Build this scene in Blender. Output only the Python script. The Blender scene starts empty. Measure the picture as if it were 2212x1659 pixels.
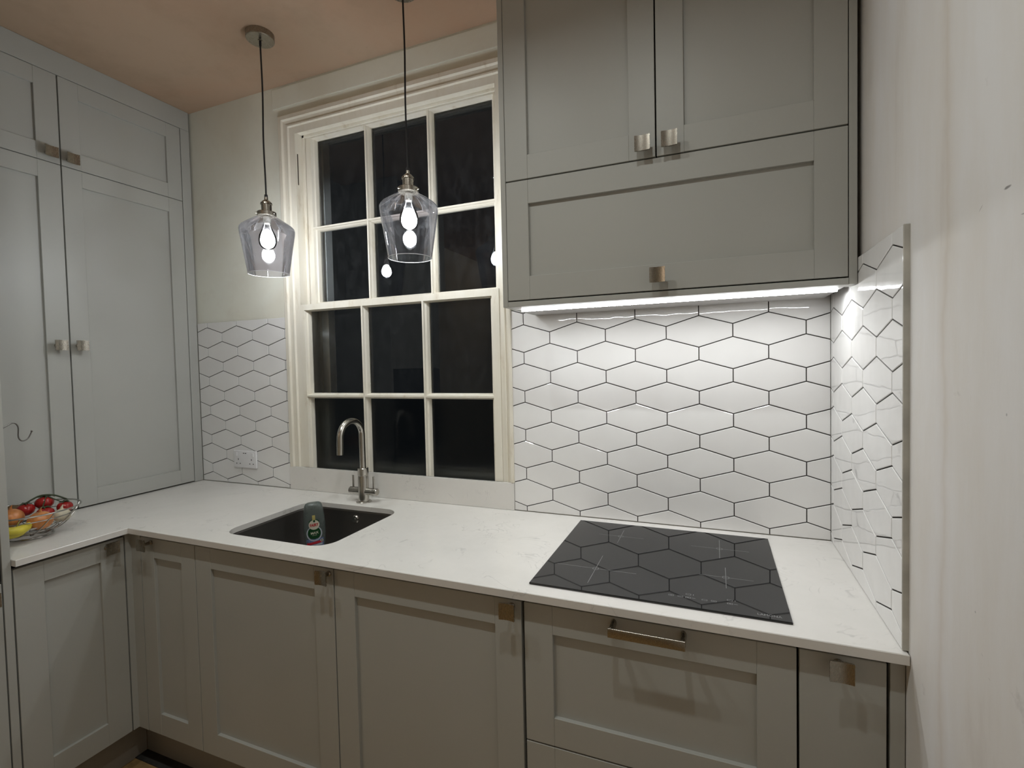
import bpy, bmesh, math, random
from mathutils import Vector, Matrix, noise
random.seed(7)
C = bpy.context.scene.collection
SC = bpy.context.scene
PI = math.pi

# ------------------------------------------------------------------ camera
cd = bpy.data.cameras.new('camera'); cam = bpy.data.objects.new('camera', cd); C.objects.link(cam)
YAW, PITCH, ROLL, F = 0.378636, -0.0321703, -0.021973, 1060.943
cy, sy, cp, sp = math.cos(YAW), math.sin(YAW), math.cos(PITCH), math.sin(PITCH)
fwd = Vector((-sy*cp, cy*cp, sp)); rt = Vector((cy, sy, 0)); up = rt.cross(fwd)
r2 = math.cos(ROLL)*rt + math.sin(ROLL)*up; u2 = -math.sin(ROLL)*rt + math.cos(ROLL)*up
M = Matrix((r2, u2, -fwd)).transposed().to_4x4(); M.translation = (-0.32618, -1.71779, 1.47002)
cam.matrix_world = M
cd.sensor_fit = 'HORIZONTAL'; cd.sensor_width = 36; cd.lens = 36*F/2212
cd.shift_x = -14.721/2212; cd.shift_y = -10.537/2212
cd.clip_start = 0.02; cd.clip_end = 60
SC.camera = cam

# ------------------------------------------------------------------ world and lights
w = bpy.data.worlds.new('night'); SC.world = w; w.use_nodes = True
w.node_tree.nodes['Background'].inputs[0].default_value = (0.35, 0.42, 0.5, 1)
w.node_tree.nodes['Background'].inputs[1].default_value = 0.014
SC.view_settings.view_transform = 'Standard'; SC.view_settings.look = 'None'
SC.view_settings.exposure = 0.0; SC.view_settings.gamma = 1.0; SC.view_settings.use_curve_mapping = False

CEIL = 2.754
DOWN_W = 3.75           # each ceiling downlight
DOWN_COL = (0.955, 1.0, 0.98)
PEND_E = 205.0          # emission of each pendant filament
PEND_COL = (0.92, 1.0, 0.99)
LED_E = 78.0
LED_COL = (0.96, 0.99, 1.0)
DOWNLIGHTS = [(-0.56, -1.25), (-1.13, -1.25), (-1.70, -1.25)]
FILL_E = 12.5           # added warm fill globe, unseen behind the camera, supplies ambient light
FILL_COL = (1.0, 0.80, 0.62)
FILL_AT = (-2.28, -3.50, 2.36)
for i, (x, y) in enumerate(DOWNLIGHTS):
    ld = bpy.data.lights.new('downlight_beam', 'AREA'); ld.shape = 'DISK'; ld.size = 0.05
    ld.energy = DOWN_W*(1.0, 1.04, 0.8)[i]; ld.color = DOWN_COL; ld.spread = math.radians(150)
    lo = bpy.data.objects.new('downlight_beam', ld); C.objects.link(lo); lo.location = (x, y, CEIL-0.012)

# ------------------------------------------------------------------ materials
def new_mat(name):
    m = bpy.data.materials.new(name); m.use_nodes = True
    nt = m.node_tree; b = nt.nodes['Principled BSDF']
    return m, nt, b
def N(nt, t, **k):
    n = nt.nodes.new(t)
    for a, v in k.items():
        if hasattr(n, a): setattr(n, a, v)
        else: n.inputs[a].default_value = v
    return n
def ramp(nt, pts):
    r = nt.nodes.new('ShaderNodeValToRGB'); e = r.color_ramp.elements
    while len(e) < len(pts): e.new(0.5)
    for i, (p, c) in enumerate(pts):
        e[i].position = p; e[i].color = c if len(c) == 4 else (*c, 1)
    return r
def coords(nt, scale=(1, 1, 1), obj=True):
    tc = nt.nodes.new('ShaderNodeTexCoord'); mp = nt.nodes.new('ShaderNodeMapping')
    nt.links.new(tc.outputs['Object'], mp.inputs[0]); mp.inputs['Scale'].default_value = scale
    return mp.outputs[0]
def wcoords(nt, scale=(1, 1, 1)):
    g = nt.nodes.new('ShaderNodeNewGeometry'); mp = nt.nodes.new('ShaderNodeMapping')
    nt.links.new(g.outputs['Position'], mp.inputs[0]); mp.inputs['Scale'].default_value = scale
    return mp.outputs[0]
def plain(name, col, rough=0.5, metal=0.0, spec=0.5, noise_amt=0.0, nscale=30, bump=0.0, coat=0.0, scale=(1, 1, 1)):
    m, nt, b = new_mat(name)
    b.inputs['Base Color'].default_value = (*col, 1); b.inputs['Roughness'].default_value = rough
    b.inputs['Metallic'].default_value = metal; b.inputs['Specular IOR Level'].default_value = spec
    b.inputs['Coat Weight'].default_value = coat
    n = N(nt, 'ShaderNodeTexNoise', Scale=nscale, Detail=4.0)
    nt.links.new(wcoords(nt, scale), n.inputs['Vector'])
    if noise_amt:
        lo = tuple(c*(1-noise_amt) for c in col); hi = tuple(min(1, c*(1+noise_amt)) for c in col)
        r = ramp(nt, [(0.3, lo), (0.7, hi)]); nt.links.new(n.outputs['Fac'], r.inputs[0])
        nt.links.new(r.outputs[0], b.inputs['Base Color'])
    if bump:
        bp = N(nt, 'ShaderNodeBump', Strength=bump, Distance=0.002)
        nt.links.new(n.outputs['Fac'], bp.inputs['Height']); nt.links.new(bp.outputs[0], b.inputs['Normal'])
    return m

def mat_plaster(name, base, stain, dark, s1=1.6, amt=0.5, bump=0.12):
    m, nt, b = new_mat(name); L = nt.links
    v = wcoords(nt)
    n1 = N(nt, 'ShaderNodeTexNoise', Scale=s1, Detail=6.0, Roughness=0.6, Distortion=0.6); L.new(v, n1.inputs['Vector'])
    n2 = N(nt, 'ShaderNodeTexNoise', Scale=s1*3.7, Detail=8.0, Roughness=0.65); L.new(v, n2.inputs['Vector'])
    n3 = N(nt, 'ShaderNodeTexNoise', Scale=s1*22, Detail=5.0, Roughness=0.6); L.new(v, n3.inputs['Vector'])
    r1 = ramp(nt, [(0.42, (0, 0, 0)), (0.68, (amt,)*3)]); L.new(n1.outputs['Fac'], r1.inputs[0])
    r2_ = ramp(nt, [(0.5, (0, 0, 0)), (0.75, (amt*0.6,)*3)]); L.new(n2.outputs['Fac'], r2_.inputs[0])
    r3 = ramp(nt, [(0.68, (0, 0, 0)), (0.8, (amt*0.35,)*3)]); L.new(n3.outputs['Fac'], r3.inputs[0])
    a = N(nt, 'ShaderNodeMix', data_type='RGBA'); a.inputs[6].default_value = (*base, 1); a.inputs[7].default_value = (*stain, 1); L.new(r1.outputs[0], a.inputs[0])
    c = N(nt, 'ShaderNodeMix', data_type='RGBA'); L.new(a.outputs[2], c.inputs[6]); c.inputs[7].default_value = (*dark, 1); L.new(r2_.outputs[0], c.inputs[0])
    d = N(nt, 'ShaderNodeMix', data_type='RGBA'); L.new(c.outputs[2], d.inputs[6]); d.inputs[7].default_value = (*[k*0.7 for k in dark], 1); L.new(r3.outputs[0], d.inputs[0])
    L.new(d.outputs[2], b.inputs['Base Color']); b.inputs['Roughness'].default_value = 0.85
    b.inputs['Specular IOR Level'].default_value = 0.25
    bp = N(nt, 'ShaderNodeBump', Strength=bump, Distance=0.01); L.new(n2.outputs['Fac'], bp.inputs['Height']); L.new(bp.outputs[0], b.inputs['Normal'])
    return m
M_ceil = mat_plaster('bare_plaster', (0.45, 0.33, 0.235), (0.48, 0.30, 0.20), (0.33, 0.24, 0.165), 1.3, 0.7)
M_wall = mat_plaster('mist_coat', (0.80, 0.80, 0.71), (0.73, 0.69, 0.57), (0.66, 0.62, 0.52), 1.8, 0.6)

def mat_rightwall():
    m, nt, b = new_mat('grey_white_plaster'); L = nt.links
    v = wcoords(nt)
    n1 = N(nt, 'ShaderNodeTexNoise', Scale=3.0, Detail=6.0, Roughness=0.6); L.new(wcoords(nt, (1, 2.4, 0.6)), n1.inputs['Vector'])
    r1 = ramp(nt, [(0.35, (0.72, 0.70, 0.68)), (0.6, (0.68, 0.645, 0.60)), (0.8, (0.57, 0.52, 0.47))]); L.new(n1.outputs['Fac'], r1.inputs[0])
    n2 = N(nt, 'ShaderNodeTexNoise', Scale=13.0, Detail=5.0, Roughness=0.6); L.new(v, n2.inputs['Vector'])
    r2_ = ramp(nt, [(0.69, (0, 0, 0)), (0.78, (0.35,)*3)]); L.new(n2.outputs['Fac'], r2_.inputs[0])
    c = N(nt, 'ShaderNodeMix', data_type='RGBA'); L.new(r1.outputs[0], c.inputs[6]); c.inputs[7].default_value = (0.22, 0.19, 0.16, 1); L.new(r2_.outputs[0], c.inputs[0])
    # scuff marks: tiny stretched spots
    n3 = N(nt, 'ShaderNodeTexVoronoi', Scale=9.0); L.new(wcoords(nt, (1, 1.0, 0.7)), n3.inputs['Vector'])
    r3 = ramp(nt, [(0.0, (0.7,)*3), (0.045, (0, 0, 0))]); L.new(n3.outputs['Distance'], r3.inputs[0])
    n4 = N(nt, 'ShaderNodeTexNoise', Scale=2.1); L.new(v, n4.inputs['Vector'])
    r4 = ramp(nt, [(0.55, (0, 0, 0)), (0.6, (1, 1, 1))]); L.new(n4.outputs['Fac'], r4.inputs[0])
    mu = N(nt, 'ShaderNodeMath', operation='MULTIPLY'); L.new(r3.outputs[0], mu.inputs[0]); L.new(r4.outputs[0], mu.inputs[1])
    d = N(nt, 'ShaderNodeMix', data_type='RGBA'); L.new(c.outputs[2], d.inputs[6]); d.inputs[7].default_value = (0.16, 0.14, 0.13, 1); L.new(mu.outputs[0], d.inputs[0])
    # individual scuffs: (y, z, half length, half width, angle, strength)
    cur = d.outputs[2]
    wob = N(nt, 'ShaderNodeTexNoise', Scale=60.0, Detail=2.0); L.new(v, wob.inputs['Vector'])
    for (y0, z0, a_, b_, th, st_) in ((-.9285, 1.6725, .013, .0028, .0, .75), (-.965, 1.631, .011, .002, .1, .7), (-.864, 1.665, .010, .0012, -.6, .45), (-.932, 1.393, .0032, .0036, 0, .6),
                                      (-.858, 1.109, .0026, .0026, 0, .5), (-.878, 1.059, .005, .001, .4, .35), (-.897, 1.037, .004, .001, .2, .35)):
        sub = N(nt, 'ShaderNodeVectorMath', operation='SUBTRACT'); L.new(v, sub.inputs[0]); sub.inputs[1].default_value = (0, y0, z0)
        ds = []
        for vec in ((0, math.cos(th)/a_, math.sin(th)/a_), (0, -math.sin(th)/b_, math.cos(th)/b_)):
            dp = N(nt, 'ShaderNodeVectorMath', operation='DOT_PRODUCT'); L.new(sub.outputs[0], dp.inputs[0]); dp.inputs[1].default_value = vec
            p2 = N(nt, 'ShaderNodeMath', operation='POWER'); L.new(dp.outputs['Value'], p2.inputs[0]); p2.inputs[1].default_value = 2.0; ds.append(p2)
        ad = N(nt, 'ShaderNodeMath', operation='ADD'); L.new(ds[0].outputs[0], ad.inputs[0]); L.new(ds[1].outputs[0], ad.inputs[1])
        ad2 = N(nt, 'ShaderNodeMath', operation='ADD'); L.new(ad.outputs[0], ad2.inputs[0]); L.new(wob.outputs['Fac'], ad2.inputs[1])
        rr = ramp(nt, [(0.0, (0, 0, 0)), (0.45, (st_,)*3), (1.0, (0, 0, 0))]); rr.color_ramp.elements[0].color = (st_, st_, st_, 1); rr.color_ramp.elements[1].position = .55
        L.new(ad2.outputs[0], rr.inputs[0])
        dm = N(nt, 'ShaderNodeMix', data_type='RGBA'); L.new(rr.outputs[0], dm.inputs[0]); L.new(cur, dm.inputs[6]); dm.inputs[7].default_value = (0.13, 0.12, 0.11, 1); cur = dm.outputs[2]
    # vertical brown stain left of the scuffs, where two coats of plaster meet
    sx = nt.nodes.new('ShaderNodeSeparateXYZ'); L.new(v, sx.inputs[0])
    sn = N(nt, 'ShaderNodeTexNoise', Scale=2.5, Detail=5.0, Roughness=0.65); L.new(v, sn.inputs['Vector'])
    ma = N(nt, 'ShaderNodeMath', operation='MULTIPLY_ADD'); L.new(sn.outputs['Fac'], ma.inputs[0]); ma.inputs[1].default_value = .09; L.new(sx.outputs[1], ma.inputs[2])
    sb = N(nt, 'ShaderNodeMath', operation='ADD'); L.new(ma.outputs[0], sb.inputs[0]); sb.inputs[1].default_value = .755-.045
    ab = N(nt, 'ShaderNodeMath', operation='ABSOLUTE'); L.new(sb.outputs[0], ab.inputs[0])
    rs = ramp(nt, [(0.0, (.32,)*3), (0.012, (.12,)*3), (0.03, (0, 0, 0))]); L.new(ab.outputs[0], rs.inputs[0])
    dm = N(nt, 'ShaderNodeMix', data_type='RGBA'); L.new(rs.outputs[0], dm.inputs[0]); L.new(cur, dm.inputs[6]); dm.inputs[7].default_value = (0.50, 0.41, 0.31, 1); cur = dm.outputs[2]
    L.new(cur, b.inputs['Base Color']); b.inputs['Roughness'].default_value = 0.8; b.inputs['Specular IOR Level'].default_value = 0.25
    bp = N(nt, 'ShaderNodeBump', Strength=0.15, Distance=0.01); L.new(n1.outputs['Fac'], bp.inputs['Height']); L.new(bp.outputs[0], b.inputs['Normal'])
    return m
M_wallR = mat_rightwall()

def mat_cab(name, col):
    m, nt, b = new_mat(name); L = nt.links
    w1 = N(nt, 'ShaderNodeTexNoise', Scale=1.0, Detail=6.0, Roughness=0.6, Distortion=0.8); L.new(wcoords(nt, (70, 70, 5)), w1.inputs['Vector'])
    n2 = N(nt, 'ShaderNodeTexNoise', Scale=2.2, Detail=2.0); L.new(wcoords(nt), n2.inputs['Vector'])
    r = ramp(nt, [(0.3, tuple(c*0.97 for c in col)), (0.7, tuple(c*1.03 for c in col))]); L.new(n2.outputs['Fac'], r.inputs[0])
    L.new(r.outputs[0], b.inputs['Base Color']); b.inputs['Roughness'].default_value = 0.42; b.inputs['Specular IOR Level'].default_value = 0.4
    bp = N(nt, 'ShaderNodeBump', Strength=0.12, Distance=0.001); L.new(w1.outputs['Fac'], bp.inputs['Height']); L.new(bp.outputs[0], b.inputs['Normal'])
    return m
M_cab = mat_cab('pebble_grey_paint', (0.415, 0.415, 0.385))
M_gap = plain('dark_gap', (0.02, 0.018, 0.016), 0.9, noise_amt=0.1)
M_under = plain('white_board', (0.50, 0.48, 0.47), 0.45, noise_amt=0.02)

def mat_tile():
    m, nt, b = new_mat('white_glazed_tile'); L = nt.links
    v = wcoords(nt)
    oi = nt.nodes.new('ShaderNodeObjectInfo')
    add = N(nt, 'ShaderNodeVectorMath', operation='MULTIPLY_ADD')
    cmb = nt.nodes.new('ShaderNodeCombineXYZ'); 
    for i in range(3): L.new(oi.outputs['Random'], cmb.inputs[i])
    L.new(cmb.outputs[0], add.inputs[0]); add.inputs[1].default_value = (7, 13, 5); L.new(v, add.inputs[2])
    n1 = N(nt, 'ShaderNodeTexNoise', Scale=13.0, Detail=1.0, Roughness=0.4); L.new(add.outputs[0], n1.inputs['Vector'])
    n2 = N(nt, 'ShaderNodeTexNoise', Scale=3.0, Detail=4.0, Roughness=0.6); L.new(add.outputs[0], n2.inputs['Vector'])
    r = ramp(nt, [(0.3, (0.77, 0.755, 0.74)), (0.7, (0.83, 0.82, 0.805))]); L.new(n2.outputs['Fac'], r.inputs[0])
    L.new(r.outputs[0], b.inputs['Base Color']); b.inputs['Roughness'].default_value = 0.02
    bp = N(nt, 'ShaderNodeBump', Strength=1.0, Distance=0.0013); L.new(n1.outputs['Fac'], bp.inputs['Height']); L.new(bp.outputs[0], b.inputs['Normal'])
    return m
M_tile = mat_tile()
M_grout = plain('charcoal_grout', (0.02, 0.015, 0.012), 0.9, noise_amt=0.2, nscale=60)
M_trimgrey = plain('grey_tile_edge', (0.48, 0.46, 0.41), 0.7, noise_amt=0.2, nscale=14, bump=0.3)

def mat_quartz():
    m, nt, b = new_mat('veined_white_quartz'); L = nt.links
    v = wcoords(nt)
    def vein(scale, dist, width, mlo, mhi, mscale, off):
        mp = N(nt, 'ShaderNodeMapping'); L.new(v, mp.inputs[0]); mp.inputs['Location'].default_value = off
        n = N(nt, 'ShaderNodeTexNoise', Scale=scale, Detail=3.0, Roughness=0.55, Distortion=dist); L.new(mp.outputs[0], n.inputs['Vector'])
        s = N(nt, 'ShaderNodeMath', operation='SUBTRACT'); s.inputs[1].default_value = 0.5; L.new(n.outputs['Fac'], s.inputs[0])
        a = N(nt, 'ShaderNodeMath', operation='ABSOLUTE'); L.new(s.outputs[0], a.inputs[0])
        r = ramp(nt, [(0.0, (1, 1, 1)), (width, (0, 0, 0))]); L.new(a.outputs[0], r.inputs[0])
        k = N(nt, 'ShaderNodeTexNoise', Scale=mscale, Detail=2.0, Roughness=0.6); L.new(mp.outputs[0], k.inputs['Vector'])
        rk = ramp(nt, [(mlo, (0, 0, 0)), (mhi, (1, 1, 1))]); L.new(k.outputs['Fac'], rk.inputs[0])
        mu = N(nt, 'ShaderNodeMath', operation='MULTIPLY'); L.new(r.outputs[0], mu.inputs[0]); L.new(rk.outputs[0], mu.inputs[1])
        return mu
    a = vein(6.0, 1.4, 0.012, 0.54, 0.64, 9.0, (3, 1, 0)); c = vein(14.0, 1.0, 0.020, 0.56, 0.64, 7.0, (8, 5, 2))
    mx = N(nt, 'ShaderNodeMath', operation='MAXIMUM'); L.new(a.outputs[0], mx.inputs[0]); L.new(c.outputs[0], mx.inputs[1])
    sc = N(nt, 'ShaderNodeMath', operation='MULTIPLY'); sc.inputs[1].default_value = 0.27; L.new(mx.outputs[0], sc.inputs[0])
    n5 = N(nt, 'ShaderNodeTexNoise', Scale=4.0, Detail=6.0, Roughness=0.7); L.new(v, n5.inputs['Vector'])
    r5 = ramp(nt, [(0.3, (0.70, 0.68, 0.645)), (0.65, (0.755, 0.73, 0.695))]); L.new(n5.outputs['Fac'], r5.inputs[0])
    d = N(nt, 'ShaderNodeMix', data_type='RGBA'); L.new(sc.outputs[0], d.inputs[0]); L.new(r5.outputs[0], d.inputs[6]); d.inputs[7].default_value = (0.26, 0.25, 0.25, 1)
    L.new(d.outputs[2], b.inputs['Base Color']); b.inputs['Roughness'].default_value = 0.24
    return m
M_quartz = mat_quartz()

def mat_frame():
    m, nt, b = new_mat('aged_cream_gloss'); L = nt.links
    n1 = N(nt, 'ShaderNodeTexNoise', Scale=6.0, Detail=7.0, Roughness=0.7); L.new(wcoords(nt, (2.5, 2.5, 0.6)), n1.inputs['Vector'])
    r = ramp(nt, [(0.28, (0.58, 0.50, 0.38)), (0.42, (0.76, 0.71, 0.60)), (0.7, (0.80, 0.76, 0.67))]); L.new(n1.outputs['Fac'], r.inputs[0])
    L.new(r.outputs[0], b.inputs['Base Color']); b.inputs['Roughness'].default_value = 0.4
    n2 = N(nt, 'ShaderNodeTexNoise', Scale=40.0, Detail=3.0); L.new(wcoords(nt, (1, 1, 0.4)), n2.inputs['Vector'])
    bp = N(nt, 'ShaderNodeBump', Strength=0.15, Distance=0.002); L.new(n2.outputs['Fac'], bp.inputs['Height']); L.new(bp.outputs[0], b.inputs['Normal'])
    return m
M_frame = mat_frame()

def mat_thin_glass(name, tint, refl=1.0, rough=0.0, ior=1.5, dirt=0.0):
    m = bpy.data.materials.new(name); m.use_nodes = True; nt = m.node_tree; L = nt.links
    nt.nodes.remove(nt.nodes['Principled BSDF']); out = nt.nodes['Material Output']
    t = nt.nodes.new('ShaderNodeBsdfTransparent'); t.inputs[0].default_value = (*tint, 1)
    g = nt.nodes.new('ShaderNodeBsdfGlossy'); g.inputs['Roughness'].default_value = rough
    fr = N(nt, 'ShaderNodeFresnel', IOR=ior)
    n = N(nt, 'ShaderNodeTexNoise', Scale=3.0, Detail=2.0); L.new(wcoords(nt), n.inputs['Vector'])
    bp = N(nt, 'ShaderNodeBump', Strength=0.08, Distance=0.003); L.new(n.outputs['Fac'], bp.inputs['Height']); L.new(bp.outputs[0], g.inputs['Normal'])
    mu = N(nt, 'ShaderNodeMath', operation='MULTIPLY'); mu.inputs[1].default_value = refl; mu.use_clamp = True; L.new(fr.outputs[0], mu.inputs[0])
    x = nt.nodes.new('ShaderNodeMixShader'); L.new(mu.outputs[0], x.inputs[0]); L.new(t.outputs[0], x.inputs[1]); L.new(g.outputs[0], x.inputs[2])
    if dirt:
        df = nt.nodes.new('ShaderNodeBsdfDiffuse'); df.inputs[0].default_value = (0.5, 0.52, 0.54, 1)
        n2 = N(nt, 'ShaderNodeTexNoise', Scale=30.0, Detail=6.0, Roughness=0.75); L.new(wcoords(nt, (1, 1, 0.5)), n2.inputs['Vector'])
        rr = ramp(nt, [(0.45, (dirt*0.25,)*3), (0.85, (dirt*3,)*3)]); L.new(n2.outputs['Fac'], rr.inputs[0])
        y = nt.nodes.new('ShaderNodeMixShader'); L.new(rr.outputs[0], y.inputs[0]); L.new(x.outputs[0], y.inputs[1]); L.new(df.outputs[0], y.inputs[2]); x = y
    L.new(x.outputs[0], out.inputs[0])
    return m
M_pane = mat_thin_glass('window_glass', (0.93, 0.96, 0.96), 1.25, dirt=0.012)
def mat_frost():
    m = bpy.data.materials.new('frosted_glass'); m.use_nodes = True; nt = m.node_tree; L = nt.links
    nt.nodes.remove(nt.nodes['Principled BSDF']); out = nt.nodes['Material Output']
    rf = nt.nodes.new('ShaderNodeBsdfRefraction'); rf.inputs['Color'].default_value = (0.5, 0.53, 0.53, 1); rf.inputs['Roughness'].default_value = 0.35; rf.inputs['IOR'].default_value = 1.12
    g = nt.nodes.new('ShaderNodeBsdfGlossy'); g.inputs['Roughness'].default_value = 0.12
    n = N(nt, 'ShaderNodeTexNoise', Scale=90.0); L.new(wcoords(nt), n.inputs['Vector'])
    bp = N(nt, 'ShaderNodeBump', Strength=0.1, Distance=0.001); L.new(n.outputs['Fac'], bp.inputs['Height']); L.new(bp.outputs[0], rf.inputs['Normal'])
    fr = N(nt, 'ShaderNodeFresnel', IOR=1.4)
    x = nt.nodes.new('ShaderNodeMixShader'); L.new(fr.outputs[0], x.inputs[0]); L.new(rf.outputs[0], x.inputs[1]); L.new(g.outputs[0], x.inputs[2])
    L.new(x.outputs[0], out.inputs[0]); return m
M_frost = mat_frost()
M_shade = mat_thin_glass('smoked_glass', (0.77, 0.75, 0.80), 0.8, ior=1.5, dirt=0.010)
M_bulb = mat_thin_glass('clear_bulb_glass', (0.97, 0.97, 0.97), 1.0, ior=1.45)

def emit(name, col, e):
    m = bpy.data.materials.new(name); m.use_nodes = True; nt = m.node_tree
    nt.nodes.remove(nt.nodes['Principled BSDF']); em = nt.nodes.new('ShaderNodeEmission')
    em.inputs[0].default_value = (*col, 1); em.inputs[1].default_value = e
    nt.links.new(em.outputs[0], nt.nodes['Material Output'].inputs[0]); return m
M_fil = emit('led_filament', PEND_COL, PEND_E)
M_led = emit('led_strip_diffuser', LED_COL, LED_E)
M_downE = emit('downlight_lens', DOWN_COL, 60.0)
M_fillE = emit('fill_glow', FILL_COL, FILL_E)  # glow of the added fill globe

def metal(name, col, rough, aniso_scale=(900, 120, 900), bump=0.0006):
    m, nt, b = new_mat(name); L = nt.links
    b.inputs['Base Color'].default_value = (*col, 1); b.inputs['Metallic'].default_value = 1
    n = N(nt, 'ShaderNodeTexNoise', Scale=1.0, Detail=3.0); L.new(coords(nt, aniso_scale), n.inputs['Vector'])
    r = ramp(nt, [(0.3, (rough*0.96,)*3), (0.7, (rough*1.05,)*3)]); L.new(n.outputs['Fac'], r.inputs[0]); L.new(r.outputs[0], b.inputs['Roughness'])
    bp = N(nt, 'ShaderNodeBump', Strength=bump, Distance=0.001); L.new(n.outputs['Fac'], bp.inputs['Height']); L.new(bp.outputs[0], b.inputs['Normal'])
    return m
M_nickel = metal('brushed_nickel', (0.36, 0.33, 0.28), 0.27)
M_steel = metal('brushed_steel', (0.52, 0.50, 0.46), 0.24)
M_sink = metal('dark_satin_steel', (0.22, 0.21, 0.20), 0.42)
M_wire = metal('wire_chrome', (0.45, 0.44, 0.42), 0.25)
M_darkmetal = metal('dark_wire', (0.20, 0.19, 0.18), 0.35)
M_hob = plain('black_glass', (0.011, 0.011, 0.012), 0.03, spec=0.5, noise_amt=0.1)
M_print = plain('grey_print', (0.22, 0.22, 0.22), 0.5, noise_amt=0.05)
M_black = plain('black_fabric', (0.008, 0.007, 0.008), 0.7, noise_amt=0.2, nscale=400)
M_blackgloss = plain('oven_glass', (0.01, 0.01, 0.01), 0.06, noise_amt=0.1)
M_white = plain('white_plastic', (0.80, 0.79, 0.80), 0.35, noise_amt=0.01)
M_slot = plain('dark_slot', (0.01, 0.01, 0.01), 0.8, noise_amt=0.1)
M_stone = plain('outside_reveal', (0.78, 0.78, 0.77), 0.85, noise_amt=0.15, nscale=9, bump=0.4)
M_plinth = mat_cab('plinth_grey', (0.30, 0.275, 0.24))

# ------------------------------------------------------------------ mesh helpers
def bm_box(bm, x0, x1, y0, y1, z0, z1, bev=0.0, seg=1, mat=None):
    x0, x1 = sorted((x0, x1)); y0, y1 = sorted((y0, y1)); z0, z1 = sorted((z0, z1))
    vs = [bm.verts.new((x, y, z)) for x in (x0, x1) for y in (y0, y1) for z in (z0, z1)]
    idx = [(0, 1, 3, 2), (4, 6, 7, 5), (0, 4, 5, 1), (2, 3, 7, 6), (0, 2, 6, 4), (1, 5, 7, 3)]
    fs = [bm.faces.new([vs[i] for i in f]) for f in idx]
    if bev:
        es = list({e for f in fs for e in f.edges})
        bmesh.ops.bevel(bm, geom=es, offset=bev, segments=seg, affect='EDGES', profile=0.5)
    return vs
def bm_prism(bm, poly, axis, a, b):
    """poly: 2D points in the plane normal to axis (x: (y,z); y: (x,z); z: (x,y))"""
    def P(p, t):
        return {'x': (t, p[0], p[1]), 'y': (p[0], t, p[1]), 'z': (p[0], p[1], t)}[axis]
    va = [bm.verts.new(P(p, a)) for p in poly]; vb = [bm.verts.new(P(p, b)) for p in poly]
    n = len(poly)
    bm.faces.new(va); bm.faces.new(vb[::-1])
    for i in range(n): bm.faces.new((va[i], vb[i], vb[(i+1) % n], va[(i+1) % n]))
def bm_lathe(bm, prof, center=(0, 0, 0), segs=32, mtx=None, cap=True):
    rings = []
    for r, z in prof:
        ring = []
        for i in range(segs):
            a = 2*PI*i/segs; v = Vector((r*math.cos(a), r*math.sin(a), z))
            if mtx: v = mtx @ v
            ring.append(bm.verts.new(v + Vector(center)))
        rings.append(ring)
    for a, b in zip(rings, rings[1:]):
        for i in range(segs): bm.faces.new((a[i], a[(i+1) % segs], b[(i+1) % segs], b[i]))
    if cap:
        if prof[0][0] > 1e-5: bm.faces.new(rings[0][::-1])
        if prof[-1][0] > 1e-5: bm.faces.new(rings[-1])
def bm_tube(bm, path, r, segs=10, closed=False, caps=True):
    path = [Vector(p) for p in path]; n = len(path); rings = []
    rr = r if isinstance(r, (list, tuple)) else [r]*n
    t0 = (path[1]-path[0]).normalized()
    ref = Vector((0, 0, 1)) if abs(t0.z) < 0.9 else Vector((1, 0, 0))
    nrm = t0.cross(ref).normalized()
    for i in range(n):
        if closed: t = (path[(i+1) % n]-path[i-1]).normalized()
        else: t = (path[min(i+1, n-1)]-path[max(i-1, 0)]).normalized()
        nrm = (nrm - t*nrm.dot(t)).normalized(); bn = t.cross(nrm)
        rings.append([bm.verts.new(path[i] + rr[i]*(math.cos(2*PI*k/segs)*nrm + math.sin(2*PI*k/segs)*bn)) for k in range(segs)])
    prs = list(zip(rings, rings[1:])) + ([(rings[-1], rings[0])] if closed else [])
    for a, b in prs:
        for k in range(segs): bm.faces.new((a[k], a[(k+1) % segs], b[(k+1) % segs], b[k]))
    if caps and not closed: bm.faces.new(rings[0][::-1]); bm.faces.new(rings[-1])
def smooth_path(pts, n=8):
    pts = [Vector(p) for p in pts]; out = []
    P = [pts[0]] + pts + [pts[-1]]
    for i in range(1, len(P)-2):
        a, b, c, d = P[i-1], P[i], P[i+1], P[i+2]
        for k in range(n):
            t = k/n
            out.append(0.5*((2*b) + (c-a)*t + (2*a-5*b+4*c-d)*t*t + (3*b-a-3*c+d)*t**3))
    out.append(pts[-1]); return out
def mesh_of(name, bm, mat, smooth=False, angle=None):
    bmesh.ops.recalc_face_normals(bm, faces=bm.faces)
    me = bpy.data.meshes.new(name); bm.to_mesh(me); bm.free()
    mats = mat if isinstance(mat, (list, tuple)) else [mat]
    for m in mats: me.materials.append(m)
    if smooth:
        for p in me.polygons: p.use_smooth = True
        me.set_sharp_from_angle(angle=math.radians(angle or 40))
    return me
WORLD = {}
def obj(name, me, parent=None, at=(0, 0, 0), rot=None, **props):
    o = bpy.data.objects.new(name, me); C.objects.link(o)
    at = Vector(at); WORLD[o.name] = at
    if parent: o.parent = parent; o.location = at - WORLD[parent.name]
    else: o.location = at
    if rot: o.rotation_euler = rot
    for k, v in props.items(): o[k] = v
    return o
def part(name, bm, mat, parent, smooth=False, at=None, rot=None, angle=None, **props):
    """bm in world coordinates unless at is given (then in local coordinates about at)"""
    me = mesh_of(name, bm, mat, smooth, angle)
    if at is None:
        at = WORLD[parent.name] if parent else Vector((0, 0, 0))
        me.transform(Matrix.Translation(-Vector(at)))
    return obj(name, me, parent, at, rot, **props)
def thing(name, label, cat, at, group=None):
    o = obj(name, None, None, at); o.empty_display_size = 0.05
    o['label'] = label; o['category'] = cat
    if group: o['group'] = group
    return o
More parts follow.
